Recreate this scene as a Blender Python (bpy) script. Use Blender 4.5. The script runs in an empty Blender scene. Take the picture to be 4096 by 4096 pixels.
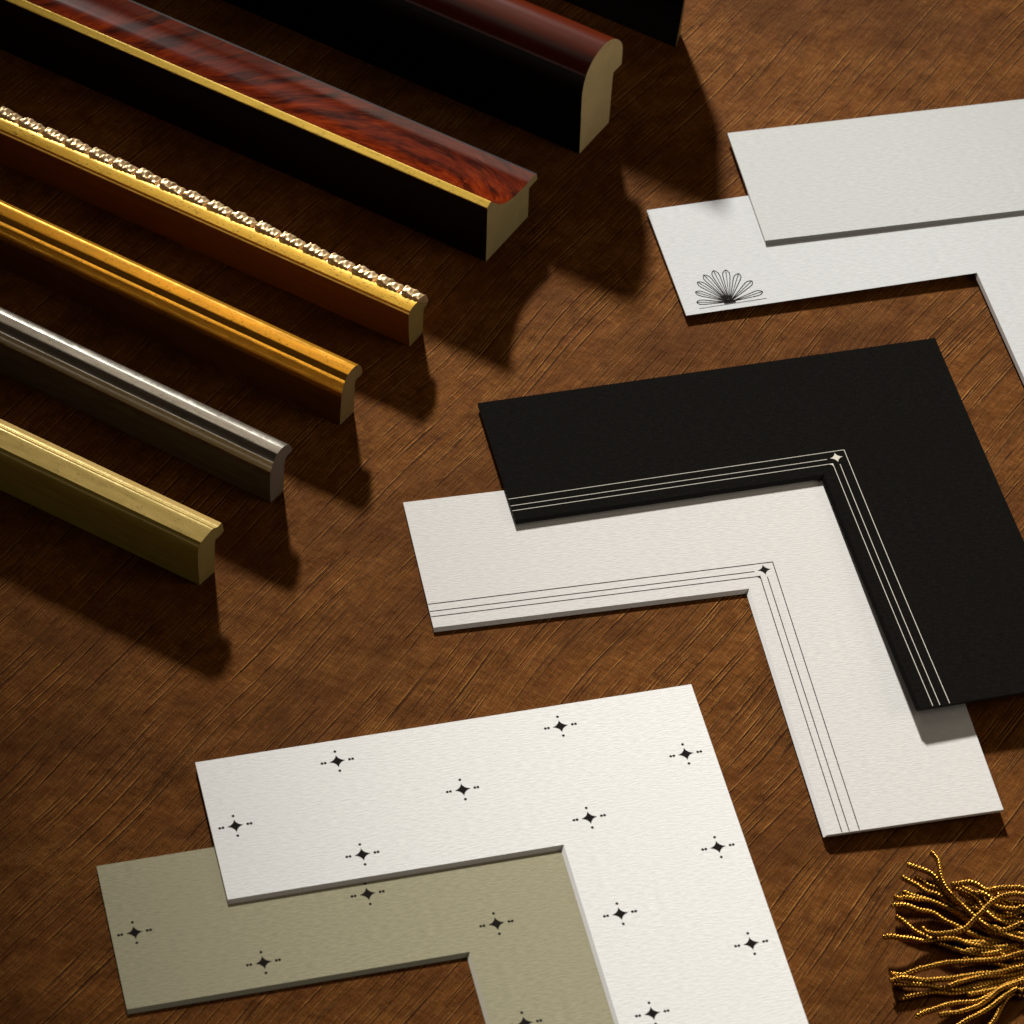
import bpy, bmesh, math, random
from mathutils import Vector, Matrix
random.seed(7)
S = bpy.context.scene
COL = S.collection

# ------------------------------------------------------------------ camera
FPX = 16945.16                       # focal length in pixels of a 4096 px wide frame
cd = bpy.data.cameras.new('camera'); cam = bpy.data.objects.new('camera', cd); COL.objects.link(cam)
cd.sensor_fit = 'HORIZONTAL'; cd.sensor_width = 36.0; cd.lens = FPX / 4096 * 36.0
cd.dof.use_dof = True; cd.dof.focus_distance = 1.69; cd.dof.aperture_fstop = 26
cd.clip_start = 0.05; cd.clip_end = 50
CX, CY, CZ = Vector((.99895703, .033234, .03131075)), Vector((-.04566029, .72709438, .68501744)), Vector((0, -.68573265, .72785351))
CC = Vector((0, -1.16198486, 1.23335934))
cam.matrix_world = Matrix(((CX.x, CY.x, CZ.x, CC.x), (CX.y, CY.y, CZ.y, CC.y), (CX.z, CY.z, CZ.z, CC.z), (0, 0, 0, 1)))
S.camera = cam

# ------------------------------------------------------------------ light
w = bpy.data.worlds.new('World'); S.world = w; w.use_nodes = True
w.node_tree.nodes['Background'].inputs[0].default_value = (.9, .62, .42, 1)
w.node_tree.nodes['Background'].inputs[1].default_value = .022
def aim(o, loc, to):
    o.location = loc
    o.rotation_euler = (Vector(to) - Vector(loc)).to_track_quat('-Z', 'Y').to_euler()
def polar(az, el, d, c=(0, 0, 0)):
    a, e = math.radians(az), math.radians(el)
    return Vector(c) + Vector((math.cos(e) * math.cos(a), math.cos(e) * math.sin(a), math.sin(e))) * d
KEY_C = (.14, -.03, 0)
k = bpy.data.lights.new('key_spot', 'SPOT'); ko = bpy.data.objects.new('key_spot', k); COL.objects.link(ko)
k.energy = 2200; k.color = (1.0, .975, .93); k.spot_size = math.radians(10.9); k.spot_blend = 1.0; k.shadow_soft_size = .155
aim(ko, polar(101.2, 24.3, 4.6, KEY_C), KEY_C)
f = bpy.data.lights.new('overhead_softbox', 'AREA'); fo = bpy.data.objects.new('overhead_softbox', f); COL.objects.link(fo)
f.shape = 'RECTANGLE'; f.size = 1.3; f.size_y = .26; f.energy = .95; f.color = (1, .88, .74)
fo.location = (-.43, .64, 1.2); fo.rotation_euler = (0, 0, math.radians(64.5))
f2 = bpy.data.lights.new('overhead_halo', 'AREA'); fo2 = bpy.data.objects.new('overhead_halo', f2); COL.objects.link(fo2)  # added wide dim lamp, softens the edges of the softbox reflection
f2.shape = 'RECTANGLE'; f2.size = 1.55; f2.size_y = .62; f2.energy = .75; f2.color = (1, .86, .70)
fo2.location = (-.46, .60, 1.24); fo2.rotation_euler = (0, 0, math.radians(64.5))
g = bpy.data.lights.new('side_softbox', 'AREA'); go = bpy.data.objects.new('side_softbox', g); COL.objects.link(go)
g.shape = 'RECTANGLE'; g.size = .4; g.size_y = .3; g.energy = 1.9; g.color = (1, .90, .76)
aim(go, (.92, -.12, .36), (.05, .1, 0))
h = bpy.data.lights.new('low_strip', 'AREA'); ho = bpy.data.objects.new('low_strip', h); COL.objects.link(ho)
h.shape = 'RECTANGLE'; h.size = .7; h.size_y = .11; h.energy = .52; h.color = (1, .92, .82)
aim(ho, polar(218, 5.5, 1.25, (-.1, .02, .02)), (-.1, .02, .02))

S.view_settings.view_transform = 'Standard'; S.view_settings.look = 'None'
S.view_settings.exposure = 0; S.view_settings.gamma = 1; S.view_settings.use_curve_mapping = False
S.render.engine = 'CYCLES'
S.cycles.max_bounces = 6; S.cycles.sample_clamp_indirect = 4

# ------------------------------------------------------------------ materials
class NT:
    def __init__(s, name):
        s.m = bpy.data.materials.new(name); s.m.use_nodes = True; s.t = s.m.node_tree
        s.b = s.t.nodes['Principled BSDF']
    def n(s, typ, **kw):
        nd = s.t.nodes.new(typ)
        for a, v in kw.items():
            if a.startswith('i_'):
                key = a[2:]; nd.inputs[int(key) if key.isdigit() else key.replace('_', ' ')].default_value = v
            else: setattr(nd, a, v)
        return nd
    def l(s, a, b): s.t.links.new(a, b)
    def set(s, **kw):
        for a, v in kw.items():
            nm = a.replace('_', ' ')
            s.b.inputs[nm].default_value = (*v, 1) if isinstance(v, tuple) and len(v) == 3 else v
    def coords(s, scale=(1, 1, 1), rotz=0., loc=(0, 0, 0), src='Object'):
        tc = s.n('ShaderNodeTexCoord'); o = tc.outputs[src]
        if rotz:
            r = s.n('ShaderNodeMapping'); r.inputs['Rotation'].default_value = (0, 0, rotz); s.l(o, r.inputs[0]); o = r.outputs[0]
        mp = s.n('ShaderNodeMapping'); mp.inputs['Scale'].default_value = scale; mp.inputs['Location'].default_value = loc
        s.l(o, mp.inputs[0]); return mp.outputs[0]
    def noise(s, vec, scale=1., detail=2., rough=.5, dist=0.):
        nd = s.n('ShaderNodeTexNoise', i_Scale=scale, i_Detail=detail, i_Roughness=rough, i_Distortion=dist); s.l(vec, nd.inputs['Vector']); return nd.outputs[0]
    def ramp(s, fac, stops):
        nd = s.n('ShaderNodeValToRGB'); s.l(fac, nd.inputs[0]); e = nd.color_ramp.elements
        while len(e) < len(stops): e.new(.5)
        for x, (p, c) in zip(e, stops):
            x.position = p; x.color = (c, c, c, 1) if isinstance(c, (int, float)) else (*c, 1)
        return nd.outputs[0]
    def mix(s, fac, a, b, mode='MIX'):
        nd = s.n('ShaderNodeMix', data_type='RGBA', blend_type=mode)
        for i, v in ((0, fac), (6, a), (7, b)):
            if hasattr(v, 'type') and hasattr(v, 'links'): s.l(v, nd.inputs[i])
            elif i == 0: nd.inputs[0].default_value = v
            else: nd.inputs[i].default_value = (*v, 1) if len(v) == 3 else v
        return nd.outputs[2]
    def math(s, op, a, b=0.):
        nd = s.n('ShaderNodeMath', operation=op)
        for i, v in ((0, a), (1, b)):
            if hasattr(v, 'links'): s.l(v, nd.inputs[i])
            else: nd.inputs[i].default_value = v
        return nd.outputs[0]
    def bump(s, h, dist, strength=1., prev=None):
        nd = s.n('ShaderNodeBump', i_Strength=strength, i_Distance=dist); s.l(h, nd.inputs['Height'])
        if prev is not None: s.l(prev, nd.inputs['Normal'])
        return nd.outputs[0]
    def col(s, o): s.l(o, s.b.inputs['Base Color'])
    def nor(s, o): s.l(o, s.b.inputs['Normal'])

def fabric():
    t = NT('slubbed copper cloth')
    rz = -math.radians(57.5)                         # slub direction becomes x
    big = t.noise(t.coords((1, 1, 1)), 34, 3, .6)
    blot = t.noise(t.coords((20, 60, 1), rz), 1, 4, .65)
    warp = t.noise(t.coords((1, 1, 1)), 9, 1)
    # bend the threads very slightly
    tc = t.n('ShaderNodeTexCoord'); ad = t.n('ShaderNodeVectorMath', operation='MULTIPLY_ADD')
    wn = t.n('ShaderNodeTexNoise', i_Scale=7., i_Detail=1.); t.l(tc.outputs['Object'], wn.inputs['Vector'])
    sb = t.n('ShaderNodeVectorMath', operation='SUBTRACT'); t.l(wn.outputs['Color'], sb.inputs[0]); sb.inputs[1].default_value = (.5, .5, .5)
    t.l(sb.outputs[0], ad.inputs[0]); ad.inputs[1].default_value = (.020, .020, 0); t.l(tc.outputs['Object'], ad.inputs[2])
    def v(scale, loc=(0, 0, 0)):
        r = t.n('ShaderNodeMapping'); r.inputs['Rotation'].default_value = (0, 0, rz); t.l(ad.outputs[0], r.inputs[0])
        m = t.n('ShaderNodeMapping'); m.inputs['Scale'].default_value = scale; m.inputs['Location'].default_value = loc; t.l(r.outputs[0], m.inputs[0]); return m.outputs[0]
    patch = t.noise(v((13, 36, 1), (3, 3, 0)), 1, 2, .5)
    patch2 = t.noise(v((18, 60, 1), (8, 1, 0)), 1, 2, .5)
    jit = t.noise(v((420, 420, 1)), 1, 2, .6)
    def crease(H, off, wdt, xs, keep, shift):
        """thin parallel thread creases: one per row of height H, randomly placed in its row, broken and tapering along its length"""
        vec = v((1, 1, 1), (off, off * 1.7, 0)); sp = t.n('ShaderNodeSeparateXYZ'); t.l(vec, sp.inputs[0])
        y = t.math('ADD', t.math('DIVIDE', sp.outputs[1], H), t.math('MULTIPLY', t.math('SUBTRACT', jit, .5), .00045 / H))
        row = t.math('FLOOR', y); fy = t.math('FRACT', y)
        wn_ = t.n('ShaderNodeTexWhiteNoise', noise_dimensions='1D'); t.l(row, wn_.inputs['W'])
        d = t.math('MULTIPLY', t.math('SUBTRACT', fy, t.math('ADD', t.math('MULTIPLY', wn_.outputs['Value'], .6), .2)), H)
        cb = t.n('ShaderNodeCombineXYZ'); t.l(t.math('MULTIPLY', sp.outputs[0], xs), cb.inputs[0]); t.l(t.math('MULTIPLY', row, 7.31), cb.inputs[1])
        pr = t.ramp(t.noise(cb.outputs[0], 1, 2, .6), [(0, 0.), (keep, 0.), (keep + .13, 1.), (1, 1.)])
        out = []
        for sh, k_ in ((0., 1.), (shift, .8)):
            a = t.math('ABSOLUTE', t.math('SUBTRACT', d, sh))
            q = t.math('DIVIDE', a, t.math('ADD', t.math('MULTIPLY', pr, wdt * k_), wdt * .15))
            mr = t.n('ShaderNodeMapRange', interpolation_type='SMOOTHSTEP'); t.l(q, mr.inputs[0])
            mr.inputs[1].default_value = .35; mr.inputs[2].default_value = 1.; mr.inputs[3].default_value = 1.; mr.inputs[4].default_value = 0.
            out.append(t.math('MULTIPLY', mr.outputs[0], pr))
        return out
    slub = t.noise(v((60, 620, 1), (1, 7, 0)), 1, 2, .5)
    fine = t.noise(v((300, 2400, 1)), 1, 2, .6)
    cross = t.noise(v((1900, 130, 1)), 1, 2, .6)
    mott = t.noise(v((95, 120, 1)), 1, 5, .72)
    grain = t.noise(t.coords((1, 1, 1)), 2300, 3, .75)
    pm = t.ramp(patch, [(.0, 0.), (.36, .12), (.52, 1.), (1, 1.)])
    pm2 = t.ramp(patch2, [(.0, 0.), (.47, 0.), (.56, 1.), (1, 1.)])
    c1 = crease(.0040, 0., .00046, 17., .45, .00046); c2 = crease(.0021, 3.3, .00034, 24., .45, .00036); c3 = crease(.0010, 6.1, .00022, 30., .44, .00026)
    d1, l1 = c1; d2 = t.math('ADD', t.math('MULTIPLY', c2[0], pm), t.math('MULTIPLY', c3[0], pm2)); l2 = t.math('ADD', t.math('MULTIPLY', c2[1], pm), t.math('MULTIPLY', c3[1], pm2))
    dk = t.math('MINIMUM', 1., t.math('ADD', d1, t.math('MULTIPLY', d2, .8)))
    lt = t.math('MULTIPLY', t.math('MINIMUM', 1., t.math('ADD', l1, t.math('MULTIPLY', l2, .9))), t.ramp(mott, [(.36, 0.), (.55, 1.)]))
    base = t.mix(t.ramp(big, [(.35, 0.), (.65, 1.)]), (0.1514, 0.04413, 0.00532), (0.1867, 0.06419, 0.009043))
    base = t.mix(t.math('MULTIPLY', t.ramp(mott, [(.42, 0.), (.66, 1.)]), .50), base, (0.2524, 0.09529, 0.01702))
    base = t.mix(t.math('MULTIPLY', t.ramp(mott, [(.32, 1.), (.56, 0.)]), .60), base, (0.07066, 0.01905, 0.002553))
    base = t.mix(t.math('MULTIPLY', t.ramp(slub, [(.50, 0.), (.70, 1.)]), .25), base, (0.2725, 0.1203, 0.03191))
    base = t.mix(t.math('MULTIPLY', t.ramp(fine, [(.35, 1.), (.62, 0.)]), .40), base, (0.07066, 0.02106, 0.003192))
    base = t.mix(t.math('MULTIPLY', t.ramp(cross, [(.38, 1.), (.60, 0.)]), .48), base, (0.07066, 0.02206, 0.003192))
    base = t.mix(t.math('MULTIPLY', t.ramp(cross, [(.56, 0.), (.72, 1.)]), .38), base, (0.3028, 0.1304, 0.03191))
    base = t.mix(t.math('MULTIPLY', lt, .75), base, (0.5047, 0.2306, 0.05851))  # highlight painted along one side of each crease
    base = t.mix(t.math('MULTIPLY', dk, .88), base, (0.02624, 0.007021, 0.001596))  # shade inside the creases painted as dark lines
    lo = t.noise(t.coords((1, 1, 1), loc=(2, 1, 0)), 17, 4, .6)
    base = t.mix(t.math('MULTIPLY', t.ramp(lo, [(.36, 1.), (.58, 0.)]), .68), base, (0.06056, 0.01705, 0.00234))
    gr = t.ramp(grain, [(0, 0.), (.38, 0.), (.62, 1.), (1, 1.)])
    base = t.mix(t.math('MULTIPLY', t.math('SUBTRACT', 1., gr), .36), base, (0.04038, 0.01203, 0.002128))
    spk = t.ramp(grain, [(.0, 0.), (.60, 0.), (.70, 1.), (1, 1.)])
    base = t.mix(t.math('MULTIPLY', spk, .55), base, (0.5047, 0.2608, 0.07979))
    t.col(base); t.set(Roughness=.8, Specular_IOR_Level=.04, Specular_Tint=(1., .6, .3))
    hh = t.math('SUBTRACT', t.math('MULTIPLY', lt, .6), dk)
    n1 = t.bump(hh, .00018, 1.)
    n2 = t.bump(slub, .00045, .8, n1)
    hb = t.math('ADD', t.math('MULTIPLY', fine, .6), t.math('MULTIPLY', cross, .6))
    n3 = t.bump(t.math('ADD', hb, t.math('MULTIPLY', grain, .5)), .00012, .9, n2)
    n4 = t.bump(t.noise(t.coords((1, 1, 1)), 45, 3, .55), .0022, .9, n3)
    t.nor(n4); return t.m

def paper(name, c, var=.045, bump=.00011, fleck=None):
    t = NT(name)
    n1 = t.noise(t.coords((300, 1500, 1)), 1, 3, .6); n2 = t.noise(t.coords((1, 1, 1)), 1800, 2, .6); big = t.noise(t.coords((1, 1, 1)), 18, 2)
    d = tuple(x * (1 - var * 2.2) for x in c); u = tuple(min(1, x * (1 + var)) for x in c)
    b = t.mix(t.ramp(n1, [(.35, 0.), (.62, 1.)]), d, u)
    b = t.mix(t.math('MULTIPLY', t.ramp(big, [(.3, 0.), (.7, 1.)]), .5), b, tuple(x * (1 - var) for x in c))
    if fleck:
        b = t.mix(t.ramp(t.noise(t.coords((1100, 2600, 1)), 1, 2, .7), [(0, 0.), (.62, 0.), (.74, .7), (1, .7)]), b, fleck)
    t.col(b); t.set(Roughness=.95, Specular_IOR_Level=.02)
    h = t.math('ADD', n1, t.math('MULTIPLY', n2, .4)); t.nor(t.bump(h, bump, .8)); return t.m

def leaf(name, c1, c2, rough=(.25, .45), pit=.75, bump=.00005, metal=1., stretch=1., pitcol=(.05, .025, .008)):
    """metal leaf on wood, local x runs along the moulding"""
    t = NT(name)
    n1 = t.noise(t.coords((60 / stretch, 420, 420)), 1, 4, .65)
    n2 = t.noise(t.coords((700, 1500, 1500)), 1, 3, .65)
    n3 = t.noise(t.coords((150, 260, 260)), 1, 3, .7)
    c = t.mix(t.ramp(n1, [(.3, 0.), (.7, 1.)]), c1, c2)
    pits = t.math('MULTIPLY', t.ramp(n2, [(0, 0.), (.56, 0.), (.66, 1.), (1, 1.)]), t.ramp(n3, [(0, 0.), (.44, 0.), (.56, 1.), (1, 1.)]))
    pits = t.math('MULTIPLY', pits, pit)
    t.col(t.mix(pits, c, pitcol))
    t.set(Metallic=metal)
    r = t.n('ShaderNodeMapRange'); t.l(n3, r.inputs[0]); r.inputs[1].default_value = .3; r.inputs[2].default_value = .7
    r.inputs[3].default_value = rough[0]; r.inputs[4].default_value = rough[1]; t.l(r.outputs[0], t.b.inputs['Roughness'])
    n = t.bump(n1, bump, .6); t.nor(t.bump(t.math('SUBTRACT', n2, pits), bump * .25, .6, n)); return t.m

def wood_end(name, c):
    t = NT(name)
    n1 = t.noise(t.coords((1, 1, 1)), 900, 4, .7); n2 = t.noise(t.coords((1, 1, 1)), 60, 3, .6); n3 = t.noise(t.coords((100, 100, 900)), 1, 3)
    b = t.mix(t.ramp(n1, [(.3, 0.), (.7, 1.)]), tuple(x * .8 for x in c), c)
    b = t.mix(t.math('MULTIPLY', t.ramp(n2, [(.35, 0.), (.7, 1.)]), .45), b, tuple(x * .62 for x in c))
    b = t.mix(t.math('MULTIPLY', t.ramp(n3, [(.3, 1.), (.5, 0.)]), .10), b, tuple(x * .6 for x in c))
    t.col(b); t.set(Roughness=.85, Specular_IOR_Level=.2); t.nor(t.bump(n1, .00012, .8)); return t.m

def veneer():
    """crotch mahogany: grain lines are arcs round a point near the cut end, seen end-on further away"""
    t = NT('polished mahogany veneer')
    tc = t.n('ShaderNodeTexCoord'); wn = t.n('ShaderNodeTexNoise', i_Scale=38., i_Detail=3.); t.l(tc.outputs['Object'], wn.inputs['Vector'])
    sp = t.n('ShaderNodeSeparateXYZ'); t.l(tc.outputs['Object'], sp.inputs[0])
    wob = t.math('MULTIPLY', t.math('SUBTRACT', wn.outputs[0], .5), .009)
    gx = t.math('ADD', t.math('DIVIDE', t.math('SUBTRACT', sp.outputs[0], .047), 1.55), wob); gy = t.math('ADD', sp.outputs[1], -.002)
    g = t.math('SQRT', t.math('ADD', t.math('MULTIPLY', gx, gx), t.math('MULTIPLY', gy, gy)))
    an = t.math('ARCTAN2', gy, gx)
    def gn(a, b, d, r, off=0.):
        c_ = t.n('ShaderNodeCombineXYZ'); t.l(t.math('MULTIPLY', g, a), c_.inputs[0]); t.l(t.math('MULTIPLY', an, b), c_.inputs[1]); c_.inputs[2].default_value = off
        return t.noise(c_.outputs[0], 1, d, r)
    vein = gn(190, 1.6, 2, .5); fib = gn(1500, 7., 2, .6, 3.); mid = gn(480, 3., 2, .55, 7.); glow = t.noise(t.coords((14, 40, 1)), 1, 2)
    c = t.mix(t.ramp(vein, [(.38, 0.), (.58, 1.)]), (.026, .0030, .0012), (.13, .013, .0020))
    c = t.mix(t.math('MULTIPLY', t.ramp(mid, [(.50, 0.), (.75, 1.)]), .45), c, (.27, .040, .0045))
    c = t.mix(t.math('MULTIPLY', t.ramp(fib, [(.38, 1.), (.58, 0.)]), .36), c, (.018, .0022, .001))
    c = t.mix(t.math('MULTIPLY', t.ramp(fib, [(.52, 0.), (.74, 1.)]), .35), c, (.30, .046, .006))
    c = t.mix(t.math('MULTIPLY', t.ramp(glow, [(.4, 1.), (.6, 0.)]), .45), c, (.035, .004, .0015))
    t.col(c); t.set(Roughness=.09, Specular_IOR_Level=.5); return t.m

def lacquer(name, c, rough=.25, coat=.6, spec=.5, streak=.3):
    t = NT(name)
    n1 = t.noise(t.coords((40, 500, 500)), 1, 4, .65)
    t.col(t.mix(t.ramp(n1, [(.3, 0.), (.7, 1.)]), tuple(x * (1 - streak) for x in c), c))
    t.set(Roughness=rough, Coat_Weight=coat, Coat_Roughness=.1, Specular_IOR_Level=spec)
    t.nor(t.bump(t.noise(t.coords((120, 700, 700)), 1, 3), .00004, .5)); return t.m

def plain(name, c, rough=.7, metal=0., spec=.3):
    t = NT(name); n = t.noise(t.coords((1, 1, 1)), 2500, 2, .6)
    t.col(t.mix(t.ramp(n, [(.35, 0.), (.65, 1.)]), tuple(x * .85 for x in c), c)); t.set(Roughness=rough, Metallic=metal, Specular_IOR_Level=spec); return t.m

M_FAB = fabric()
M_W_E = paper('warm white mat paper', (.83, .825, .80)); M_W_D = paper('soft white mat paper', (.635, .62, .595))
M_W_B = paper('cool white mat paper', (.56, .57, .57)); M_G_A = paper('pale grey white mat paper', (.52, .53, .515))
M_OLV = paper('olive mat paper', (.37, .34, .225), .07); M_BLK = paper('black mat paper', (.0050, .0042, .0033), .2, .00006, fleck=(.034, .029, .024))
M_CORE = plain('white mat core', (.88, .87, .85), .9); M_COREO = plain('cream mat core', (.62, .58, .46), .9); M_COREB = plain('black mat core', (.010, .009, .008), .8)
M_CORED = plain('brown mat core', (.34, .30, .27), .9)
M_COREA = plain('shaded grey core', (.36, .365, .36), .9)  # white core on the plain mat's front bevel, shade put into its colour
M_COREG = plain('shaded green grey core', (.52, .54, .42), .9)  # front bevel of the olive mat, its pale core coloured as seen in shade
M_INK = plain('dark ink', (.014, .011, .010), .9, spec=.03); M_INKW = plain('pale cream ink', (.62, .58, .50), .8, spec=.1)
M_CORD = leaf('gold bullion thread', (.22, .10, .009), (.40, .20, .026), (.22, .32), 0., .00003)

# ------------------------------------------------------------------ helpers
def mesh_obj(name, bm, mats, parent=None, base=None):
    me = bpy.data.meshes.new(name)
    if parent is not None:
        bm.transform(parent.matrix_basis.inverted())
    elif base is not None:
        bm.transform(Matrix.Translation(-Vector(base)))
    bm.to_mesh(me); bm.free()
    for m in (mats if isinstance(mats, (list, tuple)) else [mats]): me.materials.append(m)
    o = bpy.data.objects.new(name, me); COL.objects.link(o)
    if parent is not None: o.parent = parent
    elif base is not None: o.location = base
    return o
def child_of(o, par):                     # parent is a thing without rotation nested chain: keep local frame
    o.parent = par; o.location = (0, 0, 0)
def thing(name, label, cat, loc, rotz=0., group=None):
    o = bpy.data.objects.new(name, None); COL.objects.link(o)
    o.matrix_basis = Matrix.Translation(Vector(loc)) @ Matrix.Rotation(rotz, 4, 'Z')
    o.empty_display_size = .01
    o['label'] = label; o['category'] = cat
    if group: o['group'] = group
    return o

# ------------------------------------------------------------------ cloth
bm = bmesh.new()
N = 120; R = 1.6
def zc(x, y): return 0.
vs = [[bm.verts.new((-R + 2 * R * i / N, -R + 2 * R * j / N, 0)) for j in range(N + 1)] for i in range(N + 1)]
for i in range(N):
    for j in range(N): bm.faces.new((vs[i][j], vs[i + 1][j], vs[i + 1][j + 1], vs[i][j + 1]))
cloth = mesh_obj('tablecloth', bm, M_FAB); cloth['kind'] = 'structure'

# ------------------------------------------------------------------ mat board corner samples
T = .00122
class Mat:
    """L shaped mat sample. u runs back from the outer corner along the long edge, v runs down the other arm."""
    def __init__(s, x0, y0, a, w, L1, L2, lift): s.o = Vector((x0, y0, 0)); s.a, s.w, s.L1, s.L2, s.lift = a, w, L1, L2, lift; s.U = Vector((math.cos(a), math.sin(a), 0)); s.V = Vector((math.sin(a), -math.cos(a), 0))
    def p(s, u, v, dz=0.): return s.o - s.U * u + s.V * v + Vector((0, 0, s.lift(u, v) + dz))
def build_mat(mt, label, group, m_top, m_core, m_bevel_h, m_bevel_v, bev=T * 1.1, bev_h=None, rnd=0.):
    t = thing('mat_board_sample', label, 'mat board', mt.p(mt.w * .5, mt.w * .5) - Vector((0, 0, mt.lift(mt.w * .5, mt.w * .5))), mt.a, group)
    bev_h = bev if bev_h is None else bev_h
    w, L1, L2 = mt.w, mt.L1, mt.L2
    us = [0, w * .25, w * .5, w * .75, w] + [w + (L1 - w) * i / 14 for i in range(1, 15)]
    vv = [0, w * .25, w * .5, w * .75, w] + [w + (L2 - w) * i / 16 for i in range(1, 17)]
    def inside(i, j): return us[i] < w - 1e-9 or vv[j] < w - 1e-9
    top = {}; cells = [(i, j) for i in range(len(us) - 1) for j in range(len(vv) - 1) if inside(i, j)]
    bm = bmesh.new()
    def g(i, j):
        if (i, j) not in top:
            u, v = us[i], vv[j]
            if rnd and j == len(vv) - 1 and abs(u - w) < 1e-9: v -= rnd          # worn corner
            top[(i, j)] = bm.verts.new(mt.p(u, v))
        return top[(i, j)]
    for i, j in cells:
        bm.faces.new((g(i + 1, j), g(i + 1, j + 1), g(i, j + 1), g(i, j)))
    # bottom outline ring with bevel offsets
    def low(u, v, win_h, win_v):
        du = bev if win_v else 0.; dv = bev_h if win_h else 0.
        return mt.p(u + du, v + dv, -T)
    def quad(b, a0, a1, q, mi):
        f = b.faces.new([b.verts.new(x) for x in (mt.p(*a0), mt.p(*a1), q[1], q[0])]); f.material_index = mi
    # outer cut edges belong to the board
    seg = []
    iw = 4; jw = 4
    for i in range(len(us) - 1): seg.append(((us[i], 0), (us[i + 1], 0)))
    for j in range(4): seg.append(((L1, vv[j]), (L1, vv[j + 1])))
    for j in range(len(vv) - 1): seg.append(((0, vv[j]), (0, vv[j + 1])))
    for i in range(4): seg.append(((us[i], L2), (us[i + 1], L2)))
    for a0, a1 in seg:
        def lo(a):
            u, v = a
            if abs(u - L1) < 1e-9 and abs(v - w) < 1e-9: return mt.p(u, v + bev_h, -T)
            if abs(v - L2) < 1e-9 and abs(u - w) < 1e-9: return mt.p(u + bev, v, -T)
            return mt.p(u, v, -T)
        quad(bm, a0, a1, (lo(a0), lo(a1)), 1)
    # underside
    for i, j in cells:
        q = []
        for (a, b) in ((i, j), (i, j + 1), (i + 1, j + 1), (i + 1, j)):
            u, v = us[a], vv[b]
            q.append(bm.verts.new(mt.p(u + (bev if (abs(u - w) < 1e-9 and v >= w - 1e-9) else 0), v + (bev_h if (abs(v - w) < 1e-9 and u >= w - 1e-9) else 0), -T)))
        bm.faces.new(q).material_index = 1
    bmesh.ops.recalc_face_normals(bm, faces=bm.faces)
    mesh_obj('board', bm, [m_top, m_core], t)
    b = bmesh.new()
    for i in range(4, len(us) - 1):
        quad(b, (us[i], w), (us[i + 1], w), (mt.p(us[i] + (bev if i == 4 else 0), w + bev_h, -T), mt.p(us[i + 1], w + bev_h, -T)), 0)
    for j in range(4, len(vv) - 1):
        quad(b, (w, vv[j]), (w, vv[j + 1]), (mt.p(w + bev, vv[j] + (bev_h if j == 4 else 0), -T), mt.p(w + bev, vv[j + 1], -T)), 1)
    mesh_obj('window_bevel', b, [m_bevel_h, m_bevel_v], t)
    return t
INK_H = .00006
def strip(bm, mt, pts, wd, n=1):
    """thin printed line through (u,v) points on mat mt"""
    P = []
    for (a, b) in zip(pts[:-1], pts[1:]):
        L = math.hypot(b[0] - a[0], b[1] - a[1]); k = max(1, int(L / .006))
        for i in range(k): P.append((a[0] + (b[0] - a[0]) * i / k, a[1] + (b[1] - a[1]) * i / k))
    P.append(pts[-1]); ring = []
    for i, p in enumerate(P):
        q0 = P[max(i - 1, 0)]; q1 = P[min(i + 1, len(P) - 1)]
        d1 = Vector((p[0] - q0[0], p[1] - q0[1])); d2 = Vector((q1[0] - p[0], q1[1] - p[1]))
        d1 = d1.normalized() if d1.length > 0 else d2.normalized(); d2 = d2.normalized() if d2.length > 0 else d1
        n_ = Vector((-(d1 + d2).y, (d1 + d2).x)).normalized(); c = max(.4, n_.dot(Vector((-d1.y, d1.x)))); h = wd / 2 / c
        ring.append((bm.verts.new(mt.p(p[0] + n_.x * h, p[1] + n_.y * h, INK_H)), bm.verts.new(mt.p(p[0] - n_.x * h, p[1] - n_.y * h, INK_H))))
    for a, b in zip(ring[:-1], ring[1:]): bm.faces.new((a[0], a[1], b[1], b[0]))
def blob(bm, mt, pts):
    c = (sum(p[0] for p in pts) / len(pts), sum(p[1] for p in pts) / len(pts)); cv = bm.verts.new(mt.p(*c, INK_H)); vs_ = [bm.verts.new(mt.p(*p, INK_H)) for p in pts]
    for i in range(len(vs_)): bm.faces.new((cv, vs_[i], vs_[(i + 1) % len(vs_)]))
def star_pts(u, v, r, pinch=.36, n=8):
    tips = [(u + r, v), (u, v + r), (u - r, v), (u, v - r)]; out = []
    for i in range(4):
        a, b = tips[i], tips[(i + 1) % 4]; m = (u + (a[0] + b[0] - 2 * u) * .5 * pinch * 1.0, v + (a[1] + b[1] - 2 * v) * .5 * pinch * 1.0)
        for j in range(n):
            t_ = j / n; out.append(((1 - t_) ** 2 * a[0] + 2 * t_ * (1 - t_) * m[0] + t_ * t_ * b[0], (1 - t_) ** 2 * a[1] + 2 * t_ * (1 - t_) * m[1] + t_ * t_ * b[1]))
    return out
def dot_pts(u, v, r): return [(u + r * math.cos(a * math.pi / 6), v + r * math.sin(a * math.pi / 6)) for a in range(12)]
def fix_up(bm):
    for f_ in bm.faces:
        f_.normal_update()
        if f_.normal.z < 0: f_.normal_flip()
def star_motif(mt, t, u, v):
    bm = bmesh.new(); blob(bm, mt, star_pts(u, v, .00305))
    for du, dv in ((.0047, 0), (.0059, 0), (-.0047, 0), (-.0059, 0), (0, .0048), (0, -.0048)): blob(bm, mt, dot_pts(u + du, v + dv, .00054))
    fix_up(bm); mesh_obj('printed_star', bm, M_INK, t)

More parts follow.
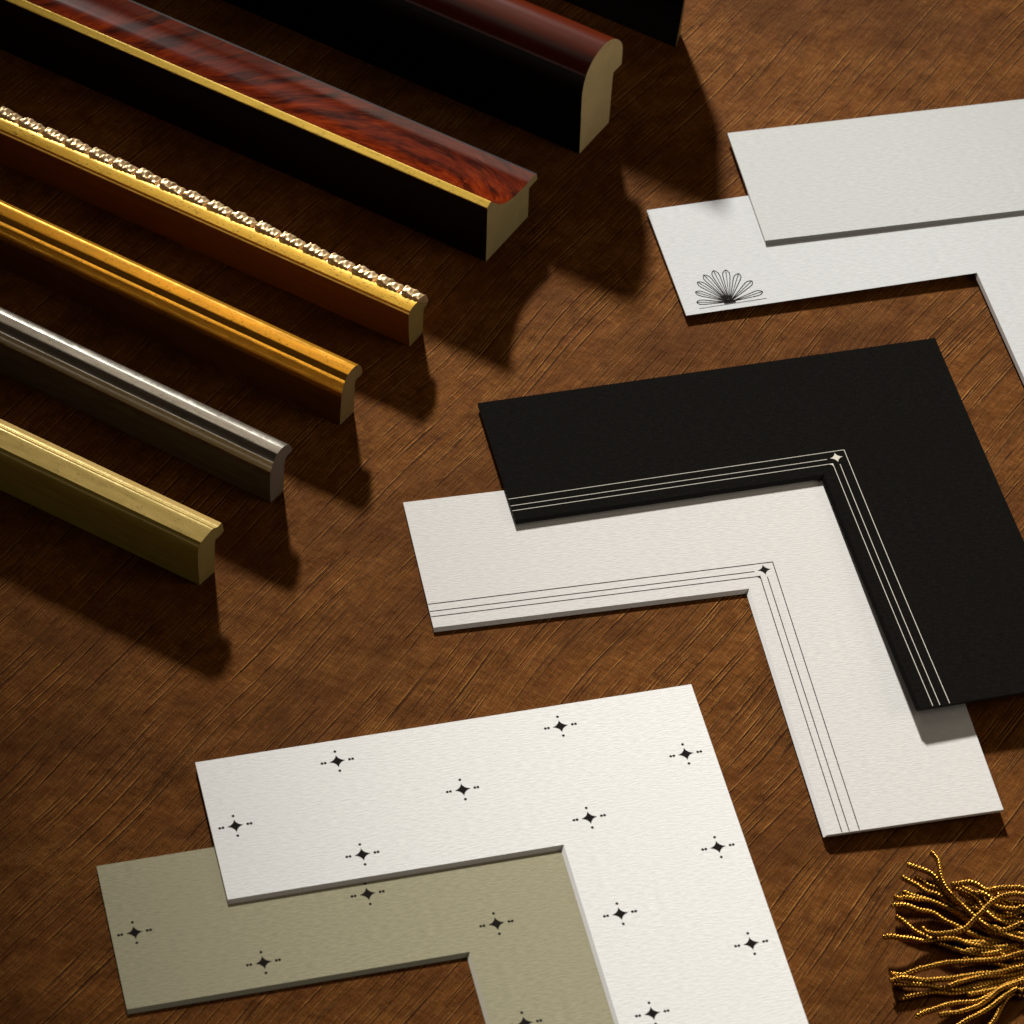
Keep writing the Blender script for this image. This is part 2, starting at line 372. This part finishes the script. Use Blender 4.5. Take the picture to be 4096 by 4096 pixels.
L_ = dict(
 E=lambda u, v: 2 * T + .00006, F=lambda u, v: T + .0001,
 D=lambda u, v: T + .0001 + .0018 * (v / .195) ** 2 + .0012 * (v / .195) ** 2 * max(0, 1 - u / .068),
 C=lambda u, v: 2 * T + .00015 + .0062 * (v / .195) ** 2,
 B=lambda u, v: T + .0009 + .0008 * (1 - u / .195), A=lambda u, v: 2 * T + .0012 + .0005 * (1 - u / .195))
GM = 'mat board corner samples on the cloth'
mE = Mat(.07199, -.08904, .26321, .06679, .19366, .215, L_['E']); mF = Mat(.03907, -.13992, .26355, .0668, .19295, .195, L_['F'])
mD = Mat(.14591, .04468, .22498, .06817, .19451, .19552, L_['D']); mC = Mat(.17293, .10835, .26121, .06756, .19564, .1995, L_['C'])
mB = Mat(.23861, .23025, .26645, .06622, .19378, .195, L_['B']); mA = Mat(.27608, .27457, .23309, .06958, .195, .195, L_['A'])
tF = build_mat(mF, 'olive green mat corner with dark star print, partly under the bright white star mat', GM, M_OLV, M_OLV, M_COREG, M_COREO)
tE = build_mat(mE, 'warm white mat corner printed with scattered dark stars, lying on the olive mat', GM, M_W_E, M_CORE, M_CORE, M_CORE)
tD = build_mat(mD, 'white mat corner with three thin dark border lines, under the black mat', GM, M_W_D, M_CORE, M_CORE, M_CORE)
tC = build_mat(mC, 'black mat corner with three pale border lines and a pale corner star', GM, M_BLK, M_COREB, M_COREB, M_BLK)
tB = build_mat(mB, 'white mat corner with an engraved sunburst at its left end, under the plain mat', GM, M_W_B, M_CORE, M_CORED, M_CORED, bev=T * .75, bev_h=-T * .8)
tA = build_mat(mA, 'plain unprinted pale grey white mat, topmost at the right edge', GM, M_G_A, M_CORE, M_COREA, M_CORE)
for u, v in ((54.4, 10.4), (141.1, 10.2), (11, 33.4), (97.8, 33.3), (184.5, 33.2), (54.4, 56.2), (141, 56.1), (10.8, 79.6), (54.2, 102.5), (10.6, 125.6), (53.9, 148.7), (10.6, 171.8), (53.9, 194.8)): star_motif(mE, tE, u / 1000, v / 1000)
for u, v in ((184.4, 33.2), (97.7, 33.1), (54.4, 56.2), (141.1, 56.2), (54.6, 102.1), (11, 79.6), (54.4, 10.4), (141, 10.2), (11, 33.3), (11, 125.6), (54.2, 148.7)): star_motif(mF, tF, u / 1000, v / 1000)
for mt, t, ink in ((mD, tD, M_INK), (mC, tC, M_INKW)):
    for q0, kind in ((.0557, 0), (.0596, 1), (.0624, 2)):
        e1 = mt.L1 - .0001; e2 = mt.L2 - .0003
        bm = bmesh.new(); wd = .00026 if ink is M_INKW else .00034
        if kind != 1: strip(bm, mt, [(e1, q0), (q0, q0), (q0, e2)], wd); fix_up(bm); mesh_obj('border_line', bm, ink, t)
        else:
            strip(bm, mt, [(e1, q0), (.0640, q0)], wd); strip(bm, mt, [(q0, .0632), (q0, e2)], wd); fix_up(bm); mesh_obj('border_line', bm, ink, t)
    bm = bmesh.new(); blob(bm, mt, star_pts(.0600, .0593, .0027)); fix_up(bm); mesh_obj('corner_star', bm, ink, t)
    bm = bmesh.new(); q = .0624; r = .0026
    arc = [(q, q)] + [(q + r * (1 - i / 8) ** 2, q + r * (i / 8) ** 2) for i in range(9)]
    vs_ = [bm.verts.new(mt.p(a, b, INK_H + .00002)) for a, b in arc]
    for i in range(1, len(vs_) - 1): bm.faces.new((vs_[0], vs_[i], vs_[i + 1]))
    fix_up(bm); mesh_obj('corner_gusset', bm, ink, t)
# sunburst
bm = bmesh.new(); c = (.1738, .0620)
strip(bm, mB, [(.1873, .0633), (.1580, .0630)], .00022)
for tu, tv, sw in ((187.5, 59.4, 1.35), (186.4, 53.2, 1.35), (183.9, 47.5, 1.4), (180.2, 43.9, 1.5), (175.5, 42.1, 1.5), (170.3, 42.8, 1.5), (165.5, 46.0, 1.5), (161.2, 51.5, 1.45), (158.5, 58.7, 1.4)):
    tip = Vector((tu / 1000, tv / 1000)); d = tip - Vector(c); L = d.length; d.normalize(); n_ = Vector((-d.y, d.x)); hw = sw / 1000
    P_ = lambda r_, o_: tuple(Vector(c) + d * (L * r_) + n_ * o_)
    wl = .00037
    for s_ in (-1, 1):
        strip(bm, mB, [P_(.10, s_ * hw * .12), P_(.80, s_ * hw), P_(.90, s_ * hw * .95), P_(.96, s_ * hw * .55), P_(1.0, 0)], wl)
    strip(bm, mB, [P_(.03, 0), P_(1.0, 0)], wl * .8)
    blob(bm, mB, [P_(.90, -.00025), P_(1.0, 0), P_(.90, .00025)])
blob(bm, mB, [(c[0] + .0026 * math.cos(a), c[1] + .0008 - .0024 * math.sin(a)) for a in [i * math.pi / 10 for i in range(11)]])
fix_up(bm); mesh_obj('sunburst_print', bm, M_INK, tB)

# ------------------------------------------------------------------ frame mouldings
def catmull(P, n):
    out = []
    for i in range(len(P) - 1):
        p0 = P[max(i - 1, 0)]; p1 = P[i]; p2 = P[i + 1]; p3 = P[min(i + 2, len(P) - 1)]
        for j in range(n):
            t = j / n
            out.append(tuple(.5 * (2 * p1[k] + (p2[k] - p0[k]) * t + (2 * p0[k] - 5 * p1[k] + 4 * p2[k] - p3[k]) * t * t + (3 * p1[k] - p0[k] - 3 * p2[k] + p3[k]) * t ** 3) for k in (0, 1)))
    out.append(P[-1]); return out
def moulding(name, label, base, az_end, az_run, length, sections, m_end, end_name='cut_end', cat='frame moulding'):
    """sections: list of (part name, material, points in mm, smooth); consecutive, closing on the ground"""
    run = Vector((math.cos(math.radians(az_run)), math.sin(math.radians(az_run)), 0)); e = Vector((math.cos(math.radians(az_end)), math.sin(math.radians(az_end)), 0))
    b0 = Vector((*base, .0001))
    t = thing(name, label, cat, b0, math.radians(az_run), 'picture frame mouldings side by side')
    P3 = lambda p, l: b0 + e * (p[0] / 1000) + Vector((0, 0, p[1] / 1000)) + run * l
    outline = []; made = []
    for nm, mat, pts, sm in sections:
        pp = catmull(pts, 5) if sm else pts
        outline += pp[:-1]
        bm = bmesh.new(); K = 1
        rows = [[bm.verts.new(P3(p, length * k_ / K)) for p in pp] for k_ in range(K + 1)]
        for k_ in range(K):
            for i in range(len(pp) - 1):
                f_ = bm.faces.new((rows[k_][i], rows[k_][i + 1], rows[k_ + 1][i + 1], rows[k_ + 1][i])); f_.smooth = sm
        made.append((nm, mat, bm))
    outline.append(sections[-1][2][-1])
    for end, l in ((0, 0.), (1, length)):
        bm = bmesh.new(); vs_ = [bm.verts.new(P3(p, l)) for p in outline]; f_ = bm.faces.new(vs_)
        made.append((end_name if end == 0 else 'far_end', m_end, bm))
    bm = bmesh.new(); a, b = outline[0], outline[-1]; bm.faces.new([bm.verts.new(x) for x in (P3(a, 0), P3(b, 0), P3(b, length), P3(a, length))]); made.append(('underside', m_end, bm))
    for nm, mat, bm in made: mesh_obj(nm, bm, mat, t)
    return t, P3, run, e
W_LIGHT = wood_end('pale sawn fibreboard', (.56, .42, .20)); W_MID = wood_end('brown sawn pine', (.27, .18, .07)); W_GREY = wood_end('grey brown sawn wood', (.19, .15, .115)); W_OLV = wood_end('olive brown sawn wood', (.29, .21, .062))

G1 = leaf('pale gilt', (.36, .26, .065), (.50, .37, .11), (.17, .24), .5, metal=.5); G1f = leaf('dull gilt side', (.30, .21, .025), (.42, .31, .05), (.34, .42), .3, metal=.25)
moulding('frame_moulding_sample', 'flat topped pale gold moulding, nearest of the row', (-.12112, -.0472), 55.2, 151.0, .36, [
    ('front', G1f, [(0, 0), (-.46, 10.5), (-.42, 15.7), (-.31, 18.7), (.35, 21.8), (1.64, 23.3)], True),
    ('top_face', G1, [(1.64, 23.3), (5.4, 24.28), (8.3, 24.9), (9.97, 24.5), (11.33, 23.74), (12.57, 23.55)], True),
    ('bright_rim', leaf('bright gilt rim', (.95, .62, .18), (1., .75, .28), (.3, .42), .3, metal=.6), [(12.57, 23.55), (14.1, 24.0)], False),
    ('back', W_MID, [(14.1, 24.0), (14.77, 22.5), (15.36, 19), (15.2, 18.1), (13.1, 17.5), (10.3, 17.5), (9.8, 14.8), (9.2, 0)], False)], W_OLV)
SV = leaf('silver leaf', (.30, .275, .23), (.44, .41, .35), (.17, .26), .6, metal=.85, pitcol=(.12, .10, .07)); SVd = leaf('shaded silver side', (.12, .105, .075), (.20, .175, .13), (.30, .36), .4, metal=.3, pitcol=(.10, .08, .04))  # SVd: darker copy of the silver, paints the shade on the front
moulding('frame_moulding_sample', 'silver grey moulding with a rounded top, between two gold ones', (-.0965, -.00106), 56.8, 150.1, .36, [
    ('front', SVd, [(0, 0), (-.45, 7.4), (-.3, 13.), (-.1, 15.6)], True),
    ('cove', SV, [(-.1, 15.6), (-.02, 16.6), (.2, 17.7), (.75, 18.9), (1.3, 20.0), (1.9, 21.5), (2.7, 22.6)], True),
    ('rounded_top', SV, [(2.7, 22.6), (4.6, 24.2), (7.0, 24.95), (8.7, 24.9), (11.74, 23.74), (13.42, 21.47), (14.25, 19.0)], True),
    ('back', W_GREY, [(14.25, 19.0), (14.06, 17.97), (11.33, 17.86), (9.61, 16.6), (9.07, 13.8), (8.37, 0)], False)], W_GREY)
OR = leaf('warm orange gilt', (.66, .31, .025), (.95, .42, .025), (.15, .20), .7, metal=.75, pitcol=(.10, .035, .006)); ORd = leaf('shaded amber gilt side', (.13, .040, .004), (.20, .065, .007), (.30, .36), .4, metal=.4, pitcol=(.1, .03, .005))  # ORd: orange gilt darkened in colour to stand for the shaded front
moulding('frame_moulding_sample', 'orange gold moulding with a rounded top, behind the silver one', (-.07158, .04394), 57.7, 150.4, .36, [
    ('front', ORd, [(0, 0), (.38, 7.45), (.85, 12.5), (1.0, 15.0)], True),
    ('cove', OR, [(1.0, 15.0), (1.1, 16.4), (1.4, 17.8), (1.9, 19.0), (2.4, 20.3), (2.8, 21.6), (3.4, 22.8)], True),
    ('rounded_top', OR, [(3.4, 22.8), (5.3, 24.5), (7.4, 25.3), (9.42, 25.5), (11.04, 25.3), (12.93, 24.34), (14.56, 22.03), (15.4, 19.36)], True),
    ('back', W_MID, [(15.4, 19.36), (15.28, 17.7), (14.48, 17.0), (12.45, 17.3), (11.1, 17.27), (10.56, 16.6), (10.18, 14.2), (9.74, 0)], False)], W_MID)
GB = leaf('speckled yellow gilt', (.74, .41, .032), (.95, .58, .065), (.18, .24), 1., metal=.45); ORF = lacquer('red brown gilt bole side', (.24, .074, .008), .35, .4)
GC = leaf('carved bright gilt', (.88, .58, .27), (1., .74, .42), (.32, .42), .15, metal=.65)
t4, P4, run4, e4 = moulding('frame_moulding_sample', 'gold moulding with a carved leaf rim along its back edge', (-.04549, .09138), 60.6, 150.9, .36, [
    ('front', ORF, [(0, 0), (-.97, 8.7), (-1.2, 14), (-1.3, 19.0)], True),
    ('groove', leaf('gilt bead', (.75, .42, .08), (.85, .5, .12), (.35, .5), .4), [(-1.3, 19.0), (-1.32, 19.6), (-.7, 19.8), (-.4, 20.1), (-.3, 20.75)], False),
    ('gilt_band', GB, [(-.3, 20.75), (1.6, 21.35), (3.6, 21.6), (5.4, 21.5)], True),
    ('back', W_MID, [(5.4, 21.5), (6.2, 20.3), (10.0, 19.4), (12.4, 16.6), (13.6, 14.6), (12.7, 13.6), (10.7, 13.35), (10.27, 10.7), (10.08, 0)], False)], W_OLV)
# carved running leaf
bm = bmesh.new(); PER = .01205; LN = .36; nl = int(LN / .00018)
prof = [(5.45, 20.6), (5.7, 21.45), (6.3, 21.5), (7.0, 21.4), (7.9, 21.2), (8.9, 20.9), (9.9, 20.4), (10.9, 19.6), (11.8, 18.5), (12.6, 17.2), (13.3, 15.7), (13.6, 14.5)]
nrm = (.35, .94)
RV = [random.Random(i).uniform(-1, 1) for i in range(400)]
def relief(l, q):
    u = (l + .0016) / PER; n_ = int(u); p = u - n_; q = max(0., min(1., q)); v1, v2 = RV[n_ * 2], RV[n_ * 2 + 1]
    p2 = p + .03 * math.sin(7 * q + v1 * 2)                                   # the cuts between leaves are not straight
    if p2 < .84:
        x = max(0., p2 / .84); hgt = .45 + 1.15 * x ** .7 - .75 * math.exp(-((x - .46 - .03 * v1) / .045) ** 2) * (.4 + q)
        hgt += (.38 + .1 * v2) * math.sin(14 * x + 8 * q + v1) * math.sin(math.pi * q) + .14 * math.sin(27 * x - 10 * q + 2 * v2)
    else: hgt = -1.0
    env = math.sin(math.pi * (.08 + .86 * q)) ** .45
    return hgt * env * 1.2
rows = []
for i in range(nl + 1):
    l = LN * i / nl; r_ = []
    for k_, p in enumerate(prof):
        q = k_ / (len(prof) - 1); h = relief(l, q) if 0 < k_ < len(prof) - 1 else 0.
        a = .35 + 1.1 * q
        r_.append(bm.verts.new(P4((p[0] + h * math.sin(a) * .8, p[1] + h * math.cos(a)), l)))
    rows.append(r_)
for i in range(nl):
    for k_ in range(len(prof) - 1):
        f_ = bm.faces.new((rows[i][k_], rows[i][k_ + 1], rows[i + 1][k_ + 1], rows[i + 1][k_])); f_.smooth = True
bm.faces.new(list(reversed(rows[0])))
mesh_obj('carved_ornament', bm, GC, t4)

BLKW = lacquer('near black lacquered side', (.007, .0025, .0015), .4, .0, .15)
moulding('frame_moulding_sample', 'wide mahogany moulding with a thin gold front edge and black side', (-.01586, .14471), 60.0, 150.9, .42, [
    ('side', BLKW, [(0, 0), (-.37, 30.6)], False),
    ('gold_edge', leaf('lemon gilt edge', (.88, .58, .07), (1., .70, .12), (.16, .22), .6, stretch=3, metal=.4), [(-.37, 30.6), (-.5, 31.2), (-.3, 31.6), (.9, 32.1), (2.1, 32.6), (2.4, 32.6)], False),
    ('veneer_top', veneer(), [(2.4, 32.6), (3.6, 31.3), (5.55, 29.39), (7.5, 27.4), (9.74, 25.66), (12.3, 23.8), (15.17, 22.49), (20.2, 21.1), (24.6, 20.6), (30.85, 20.34), (38.33, 20.91)], True),
    ('back', BLKW, [(38.33, 20.91), (39.63, 20.4), (40.3, 16.75), (33.6, 16.48), (33.73, 0)], False)], wood_end('olive sawn fibreboard', (.40, .31, .135)))
RED = lacquer('deep red brown lacquer', (.075, .0095, .002), .2, .0, .14); BL2 = lacquer('black lacquer', (.0028, .0015, .0012), .4, .0, .12)
moulding('frame_moulding_sample', 'tall dark moulding with a rounded red brown top', (.02219, .21553), 60.1, 150.5, .42, [
    ('side', BL2, [(0, 0), (-.47, 23.9), (-.59, 34.3), (.46, 39.66), (1.7, 42.6)], True),
    ('rounded_top', RED, [(1.7, 42.6), (3.36, 45.2), (8.3, 48.8), (14.2, 50.2), (19.5, 50.0), (25.05, 47.6), (30.06, 43.04), (32.8, 38.5), (33.3, 33.0)], True),
    ('back', BL2, [(33.3, 33.0), (33.1, 27.5), (26.2, 27.8), (25.8, 24), (24.9, 0)], False)], W_LIGHT)
moulding('frame_moulding_sample', 'blackish slanting crown moulding cut off by the top of the photo', (.06351, .2893), 77.5, 150.2, .42, [
    ('face', BL2, [(0, 0), (5, 5.6), (12, 15.7), (13.2, 25), (9.5, 38), (4.6, 47.5), (3.2, 56)], True),
    ('top_edge', RED, [(3.2, 56), (6, 53), (14.5, 45.5), (22, 39.5), (24.5, 36.7)], False),
    ('back', W_MID, [(24.5, 36.7), (17.1, 17.8), (10, 0)], False)], W_MID)

# ------------------------------------------------------------------ bullion tassel
tt = thing('tassel', 'gold twisted bullion tassel with loose strands fanning over the cloth', 'tassel', (.175, -.205, 0))
def unproj(px, py, z):
    d = CX * ((px - 2048) / FPX) - CY * ((py - 2048) / FPX) - CZ
    return CC + d * ((z - CC.z) / d.z)
def spline(P, n=10):
    out = []
    for i in range(len(P) - 1):
        p0 = P[max(i - 1, 0)]; p1 = P[i]; p2 = P[i + 1]; p3 = P[min(i + 2, len(P) - 1)]
        for j in range(n):
            t = j / n; out.append(.5 * (2 * p1 + (p2 - p0) * t + (2 * p0 - 5 * p1 + 4 * p2 - p3) * t * t + (3 * p1 - p0 - 3 * p2 + p3) * t ** 3))
    out.append(P[-1]); return out
GATHER = (2750, 1060)
def cord(pts, r=.00098, pitch=.00125, seed=0):
    rr = random.Random(seed)
    P = [unproj(3396 + .3623 * a, 3396 + .3623 * b, z / 1000) for a, b, z in pts]
    P = spline(P, 12)
    # even resample
    step = pitch / 7; Q = [P[0].copy()]; acc = 0.
    for a, b in zip(P[:-1], P[1:]):
        seg = (b - a).length; pos = step - acc
        while pos <= seg: Q.append(a.lerp(b, pos / seg)); pos += step
        acc = seg - (pos - step)
    bm = bmesh.new(); prev = None; nn = Vector((0, 0, 1)); ph = rr.random() * 6.28
    M = 12
    for i, p in enumerate(Q):
        d = (Q[min(i + 1, len(Q) - 1)] - Q[max(i - 1, 0)]).normalized()
        nn = (nn - d * nn.dot(d)).normalized(); bb = d.cross(nn)
        tw = 2 * math.pi * i * step / pitch + ph
        cap = min(1., .35 + i * step / .0006)
        ring = []
        for k_ in range(M):
            a = 2 * math.pi * k_ / M
            rad = r * cap * (1 + .21 * (abs(math.cos((a - tw) / 2)) * 2 - 1))
            ring.append(bm.verts.new(p + (nn * math.cos(a) + bb * math.sin(a)) * rad))
        if prev:
            for k_ in range(M):
                f_ = bm.faces.new((prev[k_], prev[(k_ + 1) % M], ring[(k_ + 1) % M], ring[k_])); f_.smooth = True
        else: bm.faces.new(list(reversed(ring)))
        prev = ring
    bm.faces.new(prev)
    mesh_obj('strand', bm, M_CORD, tt)
CORDS = [
 [(905, 30, 6.5), (985, 130, 6.5), (1010, 260, 6), (1050, 390, 5.5), (1130, 500, 5), (1250, 620, 4.5), (1400, 760, 4), (1600, 900, 3.5), (1932, 1010, 4)],
 [(1120, 395, 7), (1220, 385, 7.5), (1330, 370, 7), (1420, 400, 6), (1520, 458, 5), (1650, 435, 4.5), (1800, 430, 4.5), (1932, 440, 4.5)],
 [(640, 170, 5.5), (720, 200, 5), (850, 245, 4.5), (940, 300, 4), (1020, 400, 3.5), (1110, 520, 3), (1200, 600, 3), (1330, 650, 3), (1450, 680, 3), (1640, 735, 2.5), (1800, 735, 3), (1932, 700, 3.5)],
 [(575, 305, 4), (650, 350, 3.5), (750, 400, 3), (850, 470, 2.5), (1000, 520, 2.2), (1150, 640, 2), (1300, 770, 2), (1450, 870, 2), (1650, 960, 1.5), (1932, 1000, 1.5)],
 [(720, 310, 3), (800, 350, 2.8), (880, 410, 2.5), (980, 450, 2.2), (1060, 540, 2), (1200, 690, 1.5), (1320, 790, 1.2), (1500, 850, 1), (1932, 900, 1.2)],
 [(490, 520, 2.5), (560, 550, 2.2), (640, 540, 2.5), (740, 560, 2.2), (900, 580, 2), (1100, 660, 2), (1300, 730, 2), (1500, 770, 2), (1700, 800, 3), (1932, 800, 3.5)],
 [(465, 630, 4), (560, 622, 4), (650, 632, 3.5), (780, 680, 2.5), (930, 710, 2), (1050, 790, 1.5), (1200, 860, 1.2), (1400, 960, 1), (1700, 1030, 1), (1932, 1060, 1)],
 [(510, 740, 3), (600, 800, 2.8), (680, 870, 2.2), (760, 930, 1.8), (850, 970, 1.5), (950, 1025, 1), (1100, 1080, 1), (1250, 1135, 1.5), (1380, 1160, 2), (1500, 1165, 2.5), (1620, 1150, 2), (1750, 1110, 1.5), (1932, 1060, 1.5)],
 [(805, 860, 5), (850, 915, 4.5), (920, 935, 4.5), (1000, 940, 5), (1150, 920, 6), (1280, 880, 7), (1360, 800, 7.5), (1450, 710, 8), (1550, 610, 8), (1680, 530, 8), (1800, 500, 8), (1932, 512, 8)],
 [(375, 985, 5), (450, 965, 5.5), (580, 985, 5), (700, 1000, 4), (800, 1020, 3), (890, 1018, 2.5), (980, 1000, 2.5), (1170, 1000, 2.5), (1320, 1050, 2), (1500, 1080, 2), (1700, 1090, 2), (1932, 1050, 2)],
 [(450, 1375, 2.5), (540, 1395, 2.5), (610, 1393, 3), (680, 1362, 3.5), (780, 1330, 4), (900, 1300, 4), (1000, 1275, 4), (1100, 1258, 4), (1250, 1250, 3.5), (1400, 1240, 3), (1600, 1225, 3), (1750, 1200, 3), (1932, 1145, 3)],
 [(450, 1465, 4), (560, 1430, 4), (650, 1430, 3.5), (780, 1450, 3), (870, 1455, 3), (1000, 1442, 3), (1150, 1430, 3), (1300, 1405, 2.5), (1450, 1385, 2.5), (1650, 1370, 3), (1800, 1330, 3), (1932, 1300, 3)],
 [(470, 1490, 2), (600, 1500, 2), (750, 1502, 2.5), (900, 1512, 2), (1080, 1550, 1.5), (1250, 1550, 1.5), (1400, 1500, 1.5), (1600, 1470, 1.5), (1800, 1430, 1.5), (1932, 1385, 1.5)],
 [(1085, 1530, 3), (1200, 1480, 3), (1400, 1430, 2.5), (1550, 1405, 2.5), (1750, 1395, 2), (1932, 1350, 2)],
 [(550, 1660, 1), (680, 1632, 1.2), (830, 1605, 1), (950, 1585, 1), (1150, 1600, 1), (1350, 1570, 1), (1550, 1520, 1), (1750, 1480, 1), (1932, 1445, 1)],
 [(740, 1870, 3), (800, 1822, 3.5), (950, 1770, 3), (1100, 1720, 2.5), (1250, 1700, 2), (1400, 1690, 1.5), (1520, 1640, 1.5), (1620, 1580, 2), (1720, 1515, 2), (1850, 1470, 2), (1932, 1440, 2.5)],
 [(990, 1840, 2.5), (1080, 1822, 2.5), (1200, 1810, 2.5), (1330, 1772, 2.5), (1450, 1725, 2.5), (1560, 1640, 3), (1660, 1560, 3), (1800, 1500, 3), (1932, 1460, 3)],
 [(1130, 2010, 3), (1280, 1905, 3), (1400, 1845, 3), (1550, 1760, 3), (1650, 1680, 3), (1760, 1600, 3), (1850, 1550, 3), (1932, 1560, 3)],
 [(1500, 2010, 2.5), (1600, 1900, 2.5), (1680, 1750, 2), (1750, 1645, 2), (1830, 1600, 1.5), (1932, 1620, 1.5)],
 [(1540, 900, 3), (1640, 935, 3), (1750, 945, 3.5), (1850, 935, 3.5), (1932, 955, 3.5)],
 [(1640, 905, 4), (1750, 890, 4.2), (1850, 845, 4.5), (1932, 825, 4.5)],
 [(1380, 505, 5), (1450, 485, 5.5), (1540, 530, 5), (1600, 620, 4), (1700, 655, 4), (1850, 665, 4), (1932, 650, 4)],
 [(590, 470, 2), (700, 520, 2), (850, 560, 2), (1000, 620, 1.5), (1200, 730, 1.2), (1400, 870, 1), (1700, 940, 1), (1932, 980, 1)],
 [(1130, 430, 5), (1240, 460, 5), (1350, 510, 4.5), (1430, 580, 4), (1500, 680, 4), (1620, 780, 3), (1800, 850, 3), (1932, 880, 3)],
 [(850, 340, 3), (1000, 420, 2.5), (1150, 560, 2), (1280, 640, 2), (1450, 700, 2), (1600, 790, 2), (1932, 860, 2)],
 [(700, 900, 1), (900, 980, 1), (1200, 1020, .9), (1500, 1040, .9), (1932, 1010, 1)],
 [(1480, 560, 1), (1650, 580, 1), (1932, 600, 1.2)], [(1400, 1180, 1), (1700, 1170, 1), (1932, 1120, 1.2)], [(1300, 1620, 1), (1600, 1560, 1), (1932, 1500, 1.2)]]
rq = random.Random(3)
for q in range(16):
    y0 = 420 + q * 62 + rq.uniform(-70, 70); y1 = 1040 + (y0 - 900) * .55 + rq.uniform(-90, 90); x0 = 950 + rq.uniform(0, 650)
    CORDS.append([(x0 + (1932 - x0) * k_ / 4, y0 + (y1 - y0) * k_ / 4 + rq.uniform(-34, 34), .9 + (q % 3) * .5) for k_ in range(5)])
for i, c_ in enumerate(CORDS):
    a, b, z = c_[-1]; gx, gy = GATHER; rr = random.Random(i)
    c_ = c_ + [(a + (gx - a) * .35, b + (gy - b) * .25 + rr.uniform(-20, 20), z * .9 + .6), (a + (gx - a) * .75, b + (gy - b) * .8, 3.5 + rr.uniform(-1.5, 1.5)), (gx, gy + (i % 7 - 3) * 14, 3.8 + (i % 5 - 2) * .9)]
    cord(c_, seed=i)
# bound head of the tassel, just beyond the frame
a = unproj(3396 + .3623 * GATHER[0], 3396 + .3623 * GATHER[1], .0045); dr = Vector((.97, .12, 0)).normalized(); bm = bmesh.new(); prev = None
for i in range(60):
    s_ = i / 59; r_ = .0042 * (.75 + .35 * math.sin(math.pi * min(1, s_ * 1.15)) ** .6) * (1 + .06 * math.cos(i * 1.6)) if i < 59 else .0015
    p = a + dr * (-.002 + .022 * s_); ring = [bm.verts.new(p + (Vector((0, 0, 1)) * math.cos(q * .5236) + dr.cross(Vector((0, 0, 1))) * math.sin(q * .5236)) * r_) for q in range(12)]
    if prev:
        for q in range(12): bm.faces.new((prev[q], prev[(q + 1) % 12], ring[(q + 1) % 12], ring[q])).smooth = True
    prev = ring
bm.faces.new(prev); mesh_obj('bound_head', bm, M_CORD, tt)
